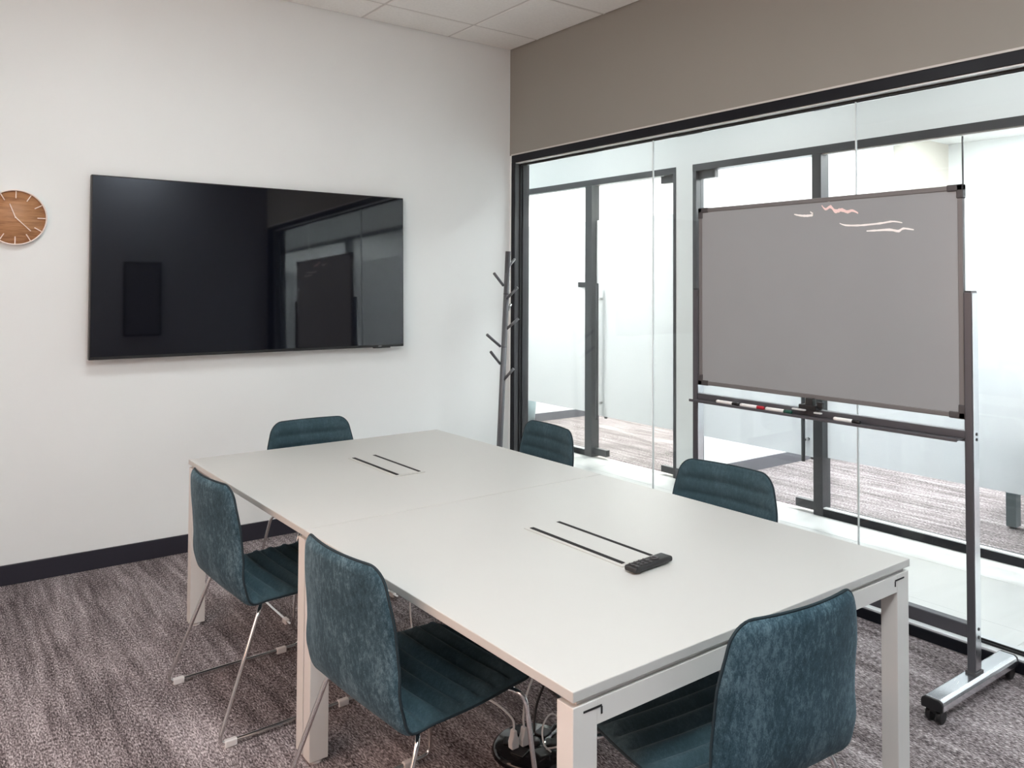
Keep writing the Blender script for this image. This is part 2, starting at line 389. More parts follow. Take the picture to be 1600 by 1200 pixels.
box('sill_rail', 'black_frame', op, XO, XO + DEP, YS, -1.72, 0.0, 0.05, 0.002)
box('sill_rail', 'black_frame', op, XO, XO + DEP, 0.675, YN, 0.0, 0.05, 0.002)
for a, b in ((YS, -1.72), (0.675, YN)):
    box('glazing_bead', 'bead', op, XO + 0.004, XG - 0.006, a, b, 0.05, 0.058)
    box('glazing_bead', 'bead', op, XO + 0.01, XG - 0.006, a, b, BOTO - 0.008, BOTO)
box('glass_pane', 'glass', op, XG, XG + 0.01, 0.675, YN, 0.05, BOTO)
box('glass_pane', 'glass', op, XG, XG + 0.01, -2.617, -1.72, 0.05, BOTO)
box('glass_pane', 'glass', op, XG, XG + 0.01, -4.2, -2.623, 0.05, BOTO)
box('glass_pane', 'glass', op, XG, XG + 0.01, -5.8, -4.206, 0.05, BOTO)
box('glass_pane', 'glass', op, XG, XG + 0.01, YS, -5.9, 0.05, BOTO)
box('post', 'dark_frame', op, XO - 0.004, XO + DEP, -5.9, -5.8, 0.0, BOTO, 0.002)
for y in (-2.62, -4.203): box('silicone_joint', 'dark_frame', op, XG - 0.001, XG + 0.011, y - 0.003, y + 0.003, 0.05, BOTO)
FZ0, FZ1 = 0.385, 2.132
def film(parent, y0, y1):
    x = XG + 0.0125
    MB().add([(x, y0, FZ0), (x, y1, FZ0), (x, y1, FZ1), (x, y0, FZ1)], [(0, 1, 2, 3)]).build('frosted_film', 'frost', parent)
film(op, 0.675, YN); film(op, -2.617, -1.72); film(op, -4.2, -2.623); film(op, -5.8, -4.206); film(op, YS, -5.9)
# glass doors
def door(n, label, y_hinge, y_lock):
    d = thing('door_%d' % n, label, 'door', (XO, 0, 0), kind=S)
    a, b = min(y_hinge, y_lock), max(y_hinge, y_lock); s = 1 if y_hinge > y_lock else -1
    MB().box(0.045, 0.055, a, b, 0.03, 2.44).build('glass_leaf', 'glass', d)
    x = 0.0575
    MB().add([(x, a, FZ0 - 0.015), (x, b, FZ0 - 0.015), (x, b, FZ1), (x, a, FZ1)], [(0, 1, 2, 3)]).build('frosted_film', 'frost', d)
    for z0, z1, nm in ((0.02, 0.072, 'pivot_patch'), (2.385, 2.443, 'pivot_patch')):
        MB().box(0.028, 0.072, y_hinge - s * 0.16 if s > 0 else y_hinge, y_hinge if s > 0 else y_hinge + 0.16, z0, z1).build(nm, 'dark_frame', d, 0.002)
    yl0, yl1 = (y_lock, y_lock + s * 0.16) if s > 0 else (y_lock - 0.16, y_lock)
    MB().box(0.028, 0.072, yl0, yl1, 0.022, 0.078).build('lock_patch', 'dark_frame', d, 0.002)
    yh = y_lock + s * 0.075
    for xx in (-0.005, 0.105):
        h = MB().cyl((xx, yh, 0.345), (xx, yh, 1.56), 0.0135, 14).build('pull_handle', 'dark_frame', d)
        for z in (0.49, 1.42): MB().cyl((xx, yh, z), (0.045 if xx < 0 else 0.056, yh, z), 0.011, 12).build('standoff', 'chrome', h)
    return d
door(1, 'frameless glass door nearer the screen wall across the corridor', -0.39, 0.585)
door(2, 'frameless glass door behind the whiteboard across the corridor', -0.63, -1.65)
box('strike_box', 'dark_frame', op, XO + 0.02, XO + 0.075, 0.675, 0.80, 1.523, 1.57, 0.002)

# rooms behind it
tag(box('floor_rooms', 'carpet', None, XO + 0.1, 5.2, YS, YN, -0.05, 0.0), 'pale streaked carpet in the rooms opposite', 'floor', kind=S)
XR = 5.2
tag(box('wall_rooms_back', 'white_wall', None, XR, XR + 0.1, YS, YN, 0, HC), 'white back wall of the rooms opposite', 'wall', kind=S)
wa = tag(box('wall_room_side', 'white_wall', None, XO + 0.12, XR, 2.35, 2.45, 0, HC), 'white side wall of the far glazed room', 'wall', kind=S)
box('baseboard', 'base_grey', wa, XO + 0.1, XR, 2.338, 2.35, 0.0, 0.09)
tag(box('wall_rooms_near', 'white_wall', None, XO + 0.12, XR, YS - 0.1, YS, 0, HC), 'white near wall of the glazed room behind the whiteboard', 'wall', kind=S)
tag(box('ceiling_rooms', 'white_wall', None, XO + 0.12, XR + 0.1, YS, YN, HC, HC + 0.1), 'white ceiling of the rooms opposite', 'ceiling', kind=S)
pr = tag(box('wall_shaded_end', 'shaded_end', None, 4.4, XR, -0.76, -0.596, 0.0, HC), 'cream block painting the shaded end of the side wall, seen over the frosted film', 'wall', kind=S)  # added block, its cream colour stands for shade on the side wall
k = 0
for y, mt, g in ((1.0, 'led_a', 'far'), (-1.6, 'led_b', 'near'), (-3.2, 'led_b', 'near'), (-4.7, 'led_b', 'near'), (-6.6, 'led_b', 'near'), (-8.4, 'led_b', 'near')):
    for x in (2.3, 3.7):
        t = thing('room_light', 'ceiling light panel of the %s glazed room, %s row, %s the corridor' % (g, {1.0: 'only', -1.6: 'first', -3.2: 'second', -4.7: 'third', -6.6: 'fourth', -8.4: 'fifth'}[y], 'nearer' if x < 3 else 'away from'), 'light', (x, y, HC), group='ceiling panels of the rooms opposite')
        MB().box(-0.32, 0.32, -0.32, 0.32, -0.02, 0.0).build('housing', 'ceil_grid', t)
        MB().box(-0.30, 0.30, -0.30, 0.30, -0.026, -0.021).build('diffuser', mt, t)
# table and chair in the near glazed room, seen under the film
def far_table(name, label, loc, w, l):
    t = thing(name, label, 'table', loc)
    MB().box(0, w, -l, 0, 0.715, 0.74).build('table_top', 'table_top', t, 0.003)
    for x in (0.0, w - 0.075):
        for y in (-l, -0.06):
            g = MB().box(x, x + 0.075, y, y + 0.06, 0.012, 0.715).build('leg', 'table_grey', t, 0.002)
            MB().cyl((x + 0.037, y + 0.03, 0.0), (x + 0.037, y + 0.03, 0.012), 0.02, 14).build('glide', 'black', g)
    return t
far_table('office_table', 'meeting table with blue-grey legs behind the frosted glass', (2.10, -2.55, 0), 1.2, 1.8)
BINP = on(819, 672, 2, 0.0)
bn = thing('waste_bin', 'tapered grey waste bin in the room beyond the coat stand', 'bin', (BINP.x, BINP.y, 0))
MB().lathe([(0, 0), (0.105, 0), (0.135, 0.38), (0.129, 0.38), (0.10, 0.01), (0, 0.01)], n=32).build('bin_body', 'table_grey', bn)
MB().lathe([(0.129, 0.378), (0.138, 0.378), (0.138, 0.392), (0.129, 0.392), (0.129, 0.378)], n=32).build('bin_rim', 'cap_grey', bn)
oc = thing('office_chair', 'dark swivel chair behind the frosted glass at the right edge', 'chair', (2.05, -3.02, 0), 0.3)
base = MB()
for k in range(5):
    a = 2 * math.pi * k / 5 + 0.5
    base.tube([(0.03 * math.cos(a), 0.03 * math.sin(a), 0.12), (0.29 * math.cos(a), 0.29 * math.sin(a), 0.075)], [0.022, 0.013], 10)
base.build('star_base', 'black', oc)
for k in range(5):
    a = 2 * math.pi * k / 5 + 0.5; c, s_ = math.cos(a), math.sin(a)
    MB().cyl((0.29 * c - 0.025 * s_, 0.29 * s_ + 0.025 * c, 0.03), (0.29 * c + 0.025 * s_, 0.29 * s_ - 0.025 * c, 0.03), 0.03, 14).build('caster', 'black', oc)
MB().cyl((0, 0, 0.11), (0, 0, 0.43), 0.025, 16).build('gas_lift', 'chrome', oc)
MB().box(-0.24, 0.24, -0.23, 0.23, 0.43, 0.50).build('seat', 'base_grey', oc, 0.03, 3)
MB().grid(lambda u, v: (-0.27 + 0.05 * (2 * v - 1) ** 2 - 0.05 * u, (2 * v - 1) * 0.22, 0.55 + 0.45 * u), 8, 10).build('backrest', 'base_grey', oc).modifiers.new('solid', 'SOLIDIFY').thickness = 0.04
MB().tube(fillet([(-0.05, 0, 0.43), (-0.30, 0, 0.43), (-0.31, 0, 0.62)], 0.06), 0.018, 10).build('back_stem', 'black', oc)

# ------------------------------------------------------------------ television
TW, TH_ = 1.891, 0.993
tv = thing('television', 'large black flat screen mounted on the white wall', 'television', (-2.825 + TW / 2, -0.060, 1.1286 + TH_ / 2))
tv.rotation_euler = (math.radians(-1.45), 0, 0)
a, b = TW / 2, TH_ / 2
MB().box(-a, a, -0.012, 0.026, -b, b).build('bezel', 'black', tv, 0.003)
MB().box(-a + 0.007, a - 0.007, -0.0145, -0.0115, -b + 0.016, b - 0.007).build('screen', 'screen', tv)
MB().box(a - 0.215, a - 0.10, -0.013, 0.015, -b - 0.006, -b).build('sensor_bar', 'black', tv)
MB().box(a - 0.187, a - 0.165, -0.0135, -0.012, -b + 0.004, -b + 0.010).build('badge', 'silver', tv)
MB().box(-0.30, 0.30, 0.026, 0.045, -0.22, 0.22).build('wall_bracket', 'black', tv)

# ------------------------------------------------------------------ clock
R = 0.1405
ck = thing('wall_clock', 'round walnut wall clock with pale ticks and hands', 'clock', (-3.166, 0, 1.8745))
MB().lathe([(0, -0.001), (R - 0.004, -0.001), (R - 0.004, 0.018), (0, 0.018)]).build('clock_face', 'wood', ck).rotation_euler = (math.pi / 2, 0, 0)
MB().lathe([(R - 0.0035, 0.0), (R + 0.0025, 0.0), (R + 0.0025, 0.032), (R - 0.0035, 0.032), (R - 0.0035, 0.0)], n=64).build('rim', 'rim', ck).rotation_euler = (math.pi / 2, 0, 0)
for k in range(12):
    o = MB().box(-0.0022, 0.0022, -0.028, -0.018, 0.70 * R, R - 0.004).build('tick', 'peach', ck); o.rotation_euler = (0, math.radians(30 * k), 0)
for nm, dx, dz, ln, yy in (('hour_hand', -0.027, 0.069, 0.074, -0.024), ('minute_hand', 0.069, -0.068, 0.097, -0.027)):
    o = MB().box(-0.0023, 0.0023, yy - 0.0015, yy + 0.0015, -0.003, ln).build(nm, 'peach', ck); o.rotation_euler = (0, math.atan2(dx, dz), 0)
MB().cyl((0, -0.018, 0), (0, -0.030, 0), 0.004, 12).build('hub', 'peach', ck)

# ------------------------------------------------------------------ dark panel on the back wall, mirrored in the screen
wp = thing('wall_panel', 'dark narrow panel on the back wall, mirrored in the screen', 'panel', (-1.46, YB, 1.62))
MB().box(-0.20, 0.20, 0.0, 0.03, -0.42, 0.42).build('panel_board', 'black', wp, 0.004)
MB().box(-0.18, 0.18, 0.03, 0.033, -0.40, 0.40).build('panel_face', 'base_grey', wp)

# ------------------------------------------------------------------ meeting tables
TX, TY, TA, TWID, TLEN, TSEAM = -2.5263, -3.656, 0.012, 1.3254, 2.6318, 1.3185
def meeting_table(y0, y1, label, hatch):
    e = Vector((-math.sin(TA), math.cos(TA)))
    t = thing('meeting_table', label, 'table', (TX + e.x * y0, TY + e.y * y0, 0), TA, 'white tables pushed together')
    L = y1 - y0; w = TWID
    MB().box(0, w, 0, L, 0.718, 0.74).build('table_top', 'table_top', t, 0.0018)
    for sx in (0, 1):
        for sy in (0, 1):
            xa = 0.003 if sx == 0 else w - 0.068; ya = 0.003 if sy == 0 else L - 0.053
            g = MB().box(xa, xa + 0.065, ya, ya + 0.05, 0.014, 0.706).build('leg', 'table_frame', t, 0.0015)
            MB().lathe([(0, 0), (0.019, 0), (0.021, 0.004), (0.012, 0.008), (0.008, 0.015), (0, 0.015)], (xa + 0.0325, ya + 0.025, 0), 16).build('glide', 'clear_plastic', g)
            # black L-shaped joint slot
            fy = ya - 0.0006 if sy == 0 else ya + 0.0506
            x0, x1 = (0.030, 0.080) if sx == 0 else (w - 0.080, w - 0.030)
            xv = x1 if sx == 0 else x0
            sl = MB().box(x0, x1, fy - 0.0006, fy + 0.0006, 0.689, 0.693); sl.box(xv - 0.002, xv + 0.002, fy - 0.0006, fy + 0.0006, 0.674, 0.689)
            sl.build('joint_slot', 'gasket', t)
    for ya in (0.003, L - 0.053): MB().box(0.068, w - 0.068, ya + 0.0005, ya + 0.0495, 0.656, 0.7055).build('end_beam', 'table_frame', t)
    for ya in (0.012, L - 0.045): MB().box(0.02, w - 0.02, ya, ya + 0.033, 0.706, 0.718).build('spacer', 'table_frame', t)
    for xa in (0.30, w - 0.35): MB().box(xa, xa + 0.05, 0.053, L - 0.053, 0.666, 0.706).build('side_rail', 'table_frame', t)
    x0, x1, ya, yb = hatch
    h = MB().box(x0, x1, ya, yb, 0.740, 0.7425).build('cable_hatch', 'table_top', t, 0.001, 1)
    MB().box(x0 + 0.024, x1 - 0.028, ya + 0.012, yb - 0.012, 0.7425, 0.7435).build('hatch_lid', 'table_top', h)
    for c in (x0 + 0.021, x1 - 0.021): MB().box(c - 0.0075, c + 0.0075, ya + 0.016, yb - 0.016, 0.7426, 0.7440).build('brush_slot', 'gasket', h)
    MB().box(x0 + 0.01, x1 - 0.01, ya + 0.01, yb - 0.01, 0.62, 0.718).build('cable_box', 'table_frame', h)
    return t
meeting_table(0.0, TSEAM - 0.001, 'near half of the white meeting table with the black remote on it', (0.585, 0.741, 0.450, 0.906))
meeting_table(TSEAM + 0.001, TLEN, 'far half of the white meeting table, closest to the screen wall', (0.595, 0.741, TLEN - 1.318 - TSEAM + 0.471, TLEN - 1.318 - TSEAM + 0.914))

# remote control
rc = thing('remote_control', 'slim black remote control lying on the table hatch', 'remote', (-1.884, -3.242, 0.7445), math.radians(5))
MB().box(-0.083, 0.083, -0.0225, 0.0225, 0.0, 0.016).build('body', 'black', rc, 0.006, 3)
for i in range(4):
    for j in range(3): MB().cyl((-0.068 + i * 0.020, -0.012 + j * 0.012, 0.015), (-0.068 + i * 0.020, -0.012 + j * 0.012, 0.0185), 0.0042, 10).build('button', 'cap_grey', rc)
MB().lathe([(0.007, 0.0), (0.013, 0.0), (0.013, 0.003), (0.007, 0.003), (0.007, 0.0)], (0.025, 0, 0.0158), 20).build('ring_button', 'cap_grey', rc)

# ------------------------------------------------------------------ chairs
PROF = smooth_path([(-0.232, 0, 0.842), (-0.230, 0, 0.78), (-0.222, 0, 0.69), (-0.216, 0, 0.60), (-0.207, 0, 0.535), (-0.188, 0, 0.480), (-0.152, 0, 0.446), (-0.095, 0, 0.433), (0.0, 0, 0.434), (0.13, 0, 0.442), (0.22, 0, 0.446), (0.262, 0, 0.443), (0.283, 0, 0.432)], 8)
CUM = [0.0]
for i in range(1, len(PROF)): CUM.append(CUM[-1] + (PROF[i] - PROF[i - 1]).length)
SL = CUM[-1]
def prof(s):
    s = min(max(s, 0), SL)
    for i in range(1, len(CUM)):
        if s <= CUM[i]:
            t = (s - CUM[i - 1]) / max(CUM[i] - CUM[i - 1], 1e-9); return PROF[i - 1].lerp(PROF[i], t)
    return PROF[-1]
def lerp_tab(tab, x):
    for (a, va), (b, vb) in zip(tab, tab[1:]):
        if x <= b: t = max(0, (x - a) / (b - a)); t = t * t * (3 - 2 * t); return va + (vb - va) * t
    return tab[-1][1]
HALF = [(0, 0.206), (0.16, 0.233), (0.40, 0.247), (0.62, 0.250), (SL, 0.232)]
WRAP = [(0, 0.030), (0.24, 0.039), (0.34, 0.026), (0.45, -0.005), (0.54, 0.0), (SL, 0.0)]
LIFT = [(0, 0.0), (0.30, 0.0), (0.42, -0.004), (0.50, 0.010), (SL, 0.004)]
def halfw(s):
    w = lerp_tab(HALF, s)
    for d, r in ((s, 0.055), (SL - s, 0.06)):
        if d < r: w = w - r + math.sqrt(max(r * r - (r - d) ** 2, 0))
    return w
def surf(s, t):
    p = prof(s); w = halfw(s); wr_ = w / max(lerp_tab(HALF, s), 1e-6) * t
    return Vector((p.x + lerp_tab(WRAP, s) * wr_ ** 2, t * w, p.z + lerp_tab(LIFT, s) * wr_ ** 2))
def nrm(s, t):
    e = 0.004; s0, s1 = max(0.03, s - e), min(SL - 0.03, s + e)
    if s1 <= s0: s0, s1 = (0.03, 0.038) if s < 0.1 else (SL - 0.038, SL - 0.03)
    tt = max(-0.97, min(0.97, t))
    ds = surf(s1, tt) - surf(s0, tt); sm = min(max(s, 0.06), SL - 0.06); dt = surf(sm, tt + 0.02) - surf(sm, tt - 0.02)
    n = ds.cross(dt); n.normalize()
    return n if n.dot(Vector((1, 0, 1.0))) > 0 else -n
NS, NTT = 126, 19
def s_of(u):
    # finer rows near both rounded ends
    return SL * u if 0.02 < u < 0.98 else SL * (u * u / 0.02 if u <= 0.02 else 1 - (1 - u) ** 2 / 0.02)
def edge(s, t):
    w = halfw(s); d = min((1 - abs(t)) * w, s, SL - s); return min(1.0, max(0.0, d / 0.022)) ** 0.5
RIB = 0.058
def cush(u, v):
    s = s_of(u); t = math.sin((v - 0.5) * math.pi); e = edge(s, t)
    inner = min(1.0, max(0.0, (1 - abs(t)) * halfw(s) - 0.012) / 0.02)
    rib = abs(math.sin(math.pi * (SL - 0.03 - s) / RIB)) ** 0.85
    k = 0.30 + 0.70 * min(1.0, max(0.0, (s - 0.30) / 0.14))
    h = 0.002 + e * 0.010 + inner * e * k * (0.025 * rib - 0.013)
    return surf(s, t) + nrm(s, t) * h
def back(u, v):
    s = s_of(u); t = math.sin((v - 0.5) * math.pi); e = edge(s, t)
    return surf(s, t) - nrm(s, t) * (-0.002 + 0.015 * e)
def make_chair(label, loc, rz):
    c = thing('quilted_chair', label, 'chair', loc, rz, 'teal velvet chairs around the meeting table')
    MB().grid(back, NS, NTT, flip=True).build('seat_shell', 'velvet', c)
    MB().grid(cush, NS, NTT).build('quilted_cushion', 'velvet_pad', c)
    per = [surf(SL * i / 60, 1) for i in range(61)] + [surf(SL, 1 - 2 * i / 16) for i in range(1, 16)]
    # denser samples through the rounded ends
    ss = [0.055 * (1 - math.cos(i * math.pi / 16)) for i in range(8)] + [0.055 + (SL - 0.115) * i / 40 for i in range(41)] + [SL - 0.06 * (1 - math.sin(i * math.pi / 16)) for i in range(1, 9)]
    per = [surf(s, 1) for s in ss] + [surf(SL, 1 - 2 * i / 12) for i in range(1, 12)] + [surf(s, -1) for s in reversed(ss)] + [surf(0, -1 + 2 * i / 12) for i in range(1, 12)]
    clean = [per[0]]
    for p in per[1:]:
        if (p - clean[-1]).length > 0.003: clean.append(p)
    MB().tube(clean, 0.0036, 6, closed=True).build('piping', 'piping', c)
    for sg in (-1, 1):
        path = fillet([(-0.06, sg * 0.13, 0.416), (-0.115, sg * 0.232, 0.410), (-0.268, sg * 0.272, 0.0135), (0.275, sg * 0.272, 0.0135), (0.235, sg * 0.236, 0.412), (0.19, sg * 0.13, 0.418)], 0.035, 6)
        lg = MB().tube(path, 0.0072, 10).build('sled_leg', 'chrome', c)
        for xa in (-0.225, 0.19):
            MB().box(xa - 0.021, xa + 0.021, sg * 0.272 - 0.0105, sg * 0.272 + 0.0105, 0.0, 0.0235).build('glide', 'clear_plastic', lg, 0.004)
    for xa in (-0.06, 0.19): MB().cyl((xa, -0.135, 0.417), (xa, 0.135, 0.417), 0.0072, 10).build('crossbar', 'chrome', c)
    MB().box(-0.03, 0.16, -0.10, 0.10, 0.408, 0.428).build('mounting_plate', 'black', c, 0.004)
    return c
ch0 = make_chair('teal quilted chair on the left side of the table, nearer the screen wall', (-2.490, -1.835, 0), 0.052)
dup(ch0, (-2.452, -2.860, 0), 0.070, 'teal quilted chair on the left side of the table, nearer the camera')
dup(ch0, (-1.985, -3.597, 0), math.pi / 2 - 0.070, 'teal chair at the near end of the table, blue back to the camera')
dup(ch0, (-1.917, -1.090, 0), -math.pi / 2 + 0.0, 'teal chair at the far table end below the black screen')
dup(ch0, (-1.222, -1.705, 0), math.pi - 0.085, 'dark teal chair on the glass side of the table, nearer the coat stand')
dup(ch0, (-1.235, -2.845, 0), math.pi + 0.095, 'dark teal chair on the glass side of the table in front of the whiteboard')

# ------------------------------------------------------------------ coat stand
pt, pb = on(794, 393, 1, -0.30), on(781, 690, 1, -0.30)
d = (pt - pb) / (pt.z - pb.z); foot = pb - d * (pb.z - 0.02)
cs = thing('coat_stand', 'slender grey metal coat stand with branch pegs in the corner', 'coat stand', (foot.x, -0.30, 0))
o = Vector((foot.x, -0.30, 0))
MB().lathe([(0, 0), (0.145, 0), (0.15, 0.004), (0.15, 0.010), (0.14, 0.016), (0.03, 0.022), (0, 0.022)], n=48).build('base', 'rack_grey', cs)
pole = MB().tube([foot - o, pb - o, pt - o], [0.0215, 0.021, 0.0195], 20).build('pole', 'rack_grey', cs)
for f_ in (0.62, 0.83):
    q = foot.lerp(pt, f_) - o; MB().tube([q, q + d * 0.003], 0.0212, 20).build('joint_ring', 'black', pole)
for (u0, v0, u1, v1, dy) in ((793, 420, 804, 405, 0.06), (786, 446, 772, 427, -0.02), (790, 467, 809, 449, -0.07), (791, 491, 798, 476, 0.07), (789.5, 514.5, 810.5, 497.5, -0.06), (781, 541, 761, 523, -0.03), (780, 568, 767, 550, -0.06), (785.5, 593.5, 802.5, 576, -0.07)):
    p0, p1 = on(u0, v0, 1, -0.30), on(u1, v1, 1, -0.30 + dy)
    MB().tube([p0 - o + Vector((0, dy * 0.15, 0)), p1 - o], 0.0098, 12).build('peg', 'rack_grey', cs)

# ------------------------------------------------------------------ mobile whiteboard
PX0, PX1 = -0.36, -0.307
YA, YBB = -2.066, -3.417           # inner faces handled below
wb = thing('mobile_whiteboard', 'grey rolling whiteboard on a silver castor stand', 'whiteboard', (-0.335, -2.76, 0))
ox, oy = -0.335, -2.76
def wbx(name, mat, x0, x1, y0, y1, z0, z1, bevel=0.0, parent=None, seg=2):
    return MB().box(x0 - ox, x1 - ox, y0 - oy, y1 - oy, z0, z1).build(name, mat, parent or wb, bevel, seg)
by0, by1, bz0, bz1 = -3.414, -2.114, 1.041, 1.937
BF = -0.350                        # front of the board
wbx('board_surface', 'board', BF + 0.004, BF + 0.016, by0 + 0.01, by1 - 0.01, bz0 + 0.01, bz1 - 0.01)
fw_ = 0.020
for q in ((by0, by1, bz0, bz0 + fw_), (by0, by1, bz1 - fw_, bz1), (by0, by0 + fw_, bz0 + fw_, bz1 - fw_), (by1 - fw_, by1, bz0 + fw_, bz1 - fw_)):
    wbx('board_frame', 'board_frame', BF, BF + 0.020, *q, bevel=0.003)
for sy in (0, 1):
    for sz in (0, 1):
        y0_, z0_ = (by0 - 0.003, by1 + 0.003)[sy], (bz0 - 0.003, bz1 + 0.003)[sz]
        dy, dz = (1, -1)[sy], (1, -1)[sz]
        cpm = MB()
        for (ly, lz) in ((0.062, 0.026), (0.026, 0.055)):
            ya_, yb_ = sorted((y0_ - oy, y0_ + dy * ly - oy)); za, zb = sorted((z0_, z0_ + dz * lz))
            cpm.box(BF - 0.003 - ox, BF + 0.023 - ox, ya_, yb_, za, zb)
        cpm.build('corner_cap', 'cap_grey', wb, 0.004)
YR0, YR1 = -3.4465, -3.4175        # right post
YL0, YL1 = -2.111, -2.083          # left post
for (y0, y1) in ((YR0, YR1), (YL0, YL1)):
    p = wbx('upright', 'stand_grey', PX0, PX1, y0, y1, 0.09, 1.524, 0.004, None, 3)
    wbx('top_cap', 'black', PX0 + 0.002, PX1 - 0.002, y0 + 0.002, y1 - 0.002, 1.522, 1.529, 0.002, p)
    wbx('lit_side', 'polished', PX0 + 0.006, PX1 - 0.004, y0 - 0.0012, y0 + 0.001, 0.104, 1.520, 0.0, p)  # added pale strip stands in for light reflected off this side
    for z in (0.965, 0.985, 0.225, 0.255):
        MB().cyl((-0.330 - ox, y0 - 0.003 - oy, z), (-0.330 - ox, y0 + 0.002 - oy, z), 0.006, 12).build('bolt', 'black', p)
    # pivot knob between post and board
    ya_, yb_ = (by0, y1) if y0 < -3 else (y0, by1)
    MB().cyl((-0.335 - ox, y0 + 0.004 - oy if y0 > -3 else y1 - 0.004 - oy, 1.489), (-0.335 - ox, (by1 - 0.01 if y0 > -3 else by0 + 0.01) - oy, 1.489), 0.012, 14).build('pivot', 'cap_grey', p)
    # foot
    yc = (y0 + y1) / 2
    poly = []
    for k in range(9): a = math.pi * k / 8; poly.append((0.038 * math.cos(a) * (1.0 if abs(math.cos(a)) > 0.3 else 1), 0.074 + 0.016 * math.sin(a) ** 0.6))
    poly = [(0.037, 0.050), (0.038, 0.072), (0.034, 0.084), (0.024, 0.090), (-0.024, 0.090), (-0.034, 0.084), (-0.038, 0.072), (-0.037, 0.050)]
    ft = MB().prism([(yc - oy + u, v) for u, v in poly], 0, -0.650 - ox, -0.055 - ox).build('foot', 'polished', wb, 0.002)
    for xe, sg in ((-0.650, -1), (-0.055, 1)):
        xa, xb = sorted((xe - ox, xe + sg * 0.012 - ox))
        MB().prism([(yc - oy + u * 1.01, v) for u, v in poly], 0, xa, xb).build('end_cap', 'black', ft, 0.003)
        xc = xe - sg * 0.02 - ox
        cst = MB().cyl((xc, yc - oy, 0.028), (xc, yc - oy, 0.060), 0.011, 12)
        cst.box(xc - 0.022, xc + 0.022, yc - oy - 0.012, yc - oy + 0.012, 0.036, 0.052)
        cst = cst.build('caster', 'black', ft, 0.002)
        for s2 in (-1, 1):
            yy = yc - oy + s2 * 0.018
            MB().cyl((xc, yy - 0.009, 0.026), (xc, yy + 0.009, 0.026), 0.026, 22).build('wheel', 'black', cst, 0.003)
        MB().box(xc - 0.004, xc + 0.038, yc - oy - 0.008, yc - oy + 0.008, 0.052, 0.058).build('brake_lever', 'silver', cst, 0.002)
    wbx('post_collar', 'cap_grey', PX0 - 0.006, PX1 + 0.006, y0 - 0.006, y1 + 0.006, 0.088, 0.100, 0.003)
ty0, ty1 = YR1, YL0
tray = MB().box(-0.420 - ox, -0.352 - ox, ty0 - oy, ty1 - oy, 0.964, 0.967)
tray.box(-0.355 - ox, -0.352 - ox, ty0 - oy, ty1 - oy, 0.967, 0.996); tray.box(-0.423 - ox, -0.420 - ox, ty0 - oy, ty1 - oy, 0.960, 0.973)
tray.box(-0.352 - ox, -0.312 - ox, ty0 - oy, ty1 - oy, 0.955, 0.994)
tray.build('pen_tray', 'stand_grey', wb, 0.0015)
wbx('lower_bar', 'stand_grey', -0.356, -0.315, ty0, ty1, 0.218, 0.270, 0.004)
lt = wbx('latch', 'black', -0.385, -0.330, -2.80, -2.715, 0.994, 1.016, 0.003)
wbx('latch_hook', 'black', -0.372, -0.340, -2.775, -2.74, 1.012, 1.045, 0.003, lt)
wbx('latch_ear', 'black', -0.368, -0.348, -2.822, -2.795, 1.006, 1.032, 0.003, lt)
wbx('latch_clip', 'bead', -0.400, -0.385, -2.835, -2.80, 0.985, 0.992, 0.002, lt)
wbx('latch_clip', 'bead', -0.400, -0.385, -2.755, -2.69, 0.990, 0.997, 0.002, lt)
# reflected light on the glossy board, painted as pale strokes
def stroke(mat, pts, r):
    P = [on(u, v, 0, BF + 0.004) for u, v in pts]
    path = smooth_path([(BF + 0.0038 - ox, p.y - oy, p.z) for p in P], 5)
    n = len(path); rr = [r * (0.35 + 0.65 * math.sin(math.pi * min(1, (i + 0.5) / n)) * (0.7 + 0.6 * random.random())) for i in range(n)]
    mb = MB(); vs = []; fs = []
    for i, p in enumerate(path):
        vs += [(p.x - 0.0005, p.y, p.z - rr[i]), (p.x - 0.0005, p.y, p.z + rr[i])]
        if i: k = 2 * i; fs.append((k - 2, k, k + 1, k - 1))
    mb.add(vs, fs).build('painted_glint', mat, wb)
stroke('glint', [(1241, 335), (1252, 337), (1264, 337), (1271, 335), (1266, 331)], 0.006)
stroke('glint', [(1284, 313), (1294, 314), (1302, 312)], 0.004)
stroke('glint_pink', [(1284, 321), (1290, 327), (1298, 323), (1305, 330), (1315, 328), (1324, 331), (1332, 329), (1341, 333)], 0.008)
stroke('glint', [(1312, 349), (1322, 352), (1345, 352), (1375, 349), (1395, 346), (1410, 348)], 0.0045)
stroke('glint', [(1354, 361), (1370, 360), (1390, 359), (1404, 361), (1412, 357), (1428, 359)], 0.0055)

# markers on the tray
for (u0, v0, u1, v1, mat, lab) in ((1120, 627, 1155, 635, 'black', 'white marker with a black cap, first on the tray'), (1157, 635, 1194, 642, 'red', 'white marker with a red cap on the tray'), (1197, 640, 1237, 646, 'green', 'white marker with a green cap beside the latch'), (1303, 655, 1344, 661, 'black', 'white marker with a black cap, alone right of the latch')):
    ya, yb = on(u0, v0, 0, -0.398).y, on(u1, v1, 0, -0.398).y
    mk = thing('marker_pen', lab, 'marker', (-0.398, ya, 0.9670), 0.0, 'markers on the whiteboard tray')
    Lm = yb - ya
    MB().tube([(0, 0, 0.0092), (0, Lm * 0.04, 0.0092), (0, Lm * 0.72, 0.0092)], [0.0070, 0.0088, 0.0088], 14).build('barrel', 'white_plastic', mk)
    MB().tube([(0, Lm * 0.72, 0.0092), (0, Lm * 0.95, 0.0092), (0, Lm, 0.0092)], [0.0091, 0.0086, 0.0060], 14).build('cap', mat, mk)

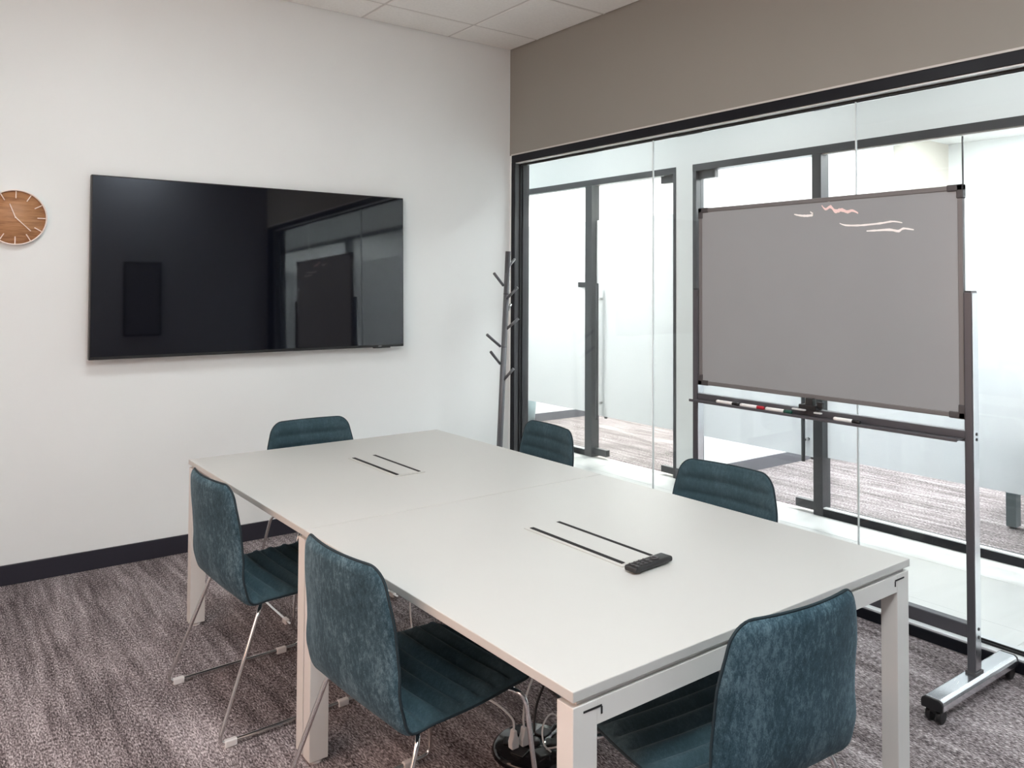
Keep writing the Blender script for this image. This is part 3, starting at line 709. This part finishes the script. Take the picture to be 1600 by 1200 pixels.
# ------------------------------------------------------------------ power hub and cables under the table
hub = thing('power_hub', 'round black floor power hub under the near table', 'power hub', (-1.905, -2.735, 0))
MB().lathe([(0, 0), (0.132, 0), (0.136, 0.006), (0.130, 0.020), (0.116, 0.030), (0, 0.030)], n=56).build('hub_body', 'black_gloss', hub)
for k in range(6):
    a = 2 * math.pi * k / 6 + 0.35
    o2 = MB().box(0.045, 0.095, -0.022, 0.022, 0.030, 0.034).build('socket', 'black', hub, 0.003); o2.rotation_euler = (0, 0, a)
MB().lathe([(0, 0.030), (0.026, 0.030), (0.026, 0.036), (0, 0.036)], n=24).build('centre_button', 'cap_grey', hub)
def plug(label, px, py, path):
    pl = thing('power_plug', label, 'plug', (px, py, 0.0365))
    MB().prism([(-0.014, 0.0), (0.014, 0.0), (0.016, 0.022), (0.009, 0.040), (0.006, 0.058), (-0.006, 0.058), (-0.009, 0.040), (-0.016, 0.022)], 1, -0.011, 0.011).build('plug_body', 'white_plastic', pl, 0.003)
    MB().tube(smooth_path([(0, 0, 0.056)] + [(a - px, b - py, c - 0.0365) for a, b, c in path], 8), 0.0036, 8).build('lead', 'white_plastic', pl)
plug('white plug on the power hub with its lead bending left', -1.982, -2.735, [(-1.985, -2.725, 0.13), (-2.03, -2.66, 0.175), (-2.06, -2.45, 0.15), (-2.0, -2.2, 0.03), (-1.90, -1.95, 0.006)])
plug('white plug on the power hub with its lead rising right', -1.944, -2.741, [(-1.942, -2.735, 0.13), (-1.91, -2.72, 0.20), (-1.87, -2.80, 0.40), (-1.865, -2.95, 0.612)])
def cable(label, mat, pts, r, name='cable'):
    P = smooth_path(pts, 8); c0 = Vector(P[0]); c0.z = 0
    t = MB().tube([p - c0 for p in P], r, 8).build(name, mat); t.location = c0
    tag(t, label, 'cable', 'loose cables under the table')
cable('black cable looping over the right of the power hub', 'black', [(-1.83, -2.78, 0.040), (-1.79, -2.86, 0.10), (-1.80, -2.90, 0.19), (-1.85, -2.86, 0.17), (-1.86, -2.79, 0.08), (-1.80, -2.72, 0.045), (-1.70, -2.68, 0.03), (-1.62, -2.55, 0.006), (-1.60, -2.42, 0.006)], 0.0042)
cable('black cable rising from the power hub to the hatch', 'black', [(-1.87, -2.70, 0.036), (-1.84, -2.68, 0.12), (-1.79, -2.72, 0.26), (-1.80, -2.88, 0.45), (-1.84, -3.0, 0.612)], 0.0045)
cable('thin white lead coiled upright against the power hub', 'white_plastic', [(-1.895, -2.82, 0.034), (-1.925, -2.82, 0.07), (-1.92, -2.81, 0.12), (-1.875, -2.80, 0.14), (-1.84, -2.82, 0.10), (-1.86, -2.83, 0.05), (-1.90, -2.80, 0.036)], 0.0028)
cable('white cable hanging below the far hatch near the chair', 'white_plastic', [(-1.93, -1.9, 0.62), (-1.96, -2.0, 0.40), (-1.99, -2.08, 0.20), (-1.96, -2.14, 0.06), (-1.86, -2.05, 0.006), (-1.78, -1.9, 0.006)], 0.0036)
cable('grey cable spine chain dropping from the near hatch', 'polished', [(-1.82, -2.95, 0.608), (-1.78, -2.93, 0.45), (-1.77, -2.90, 0.30), (-1.76, -2.88, 0.15), (-1.74, -2.86, 0.02)], 0.012, 'cable_spine')
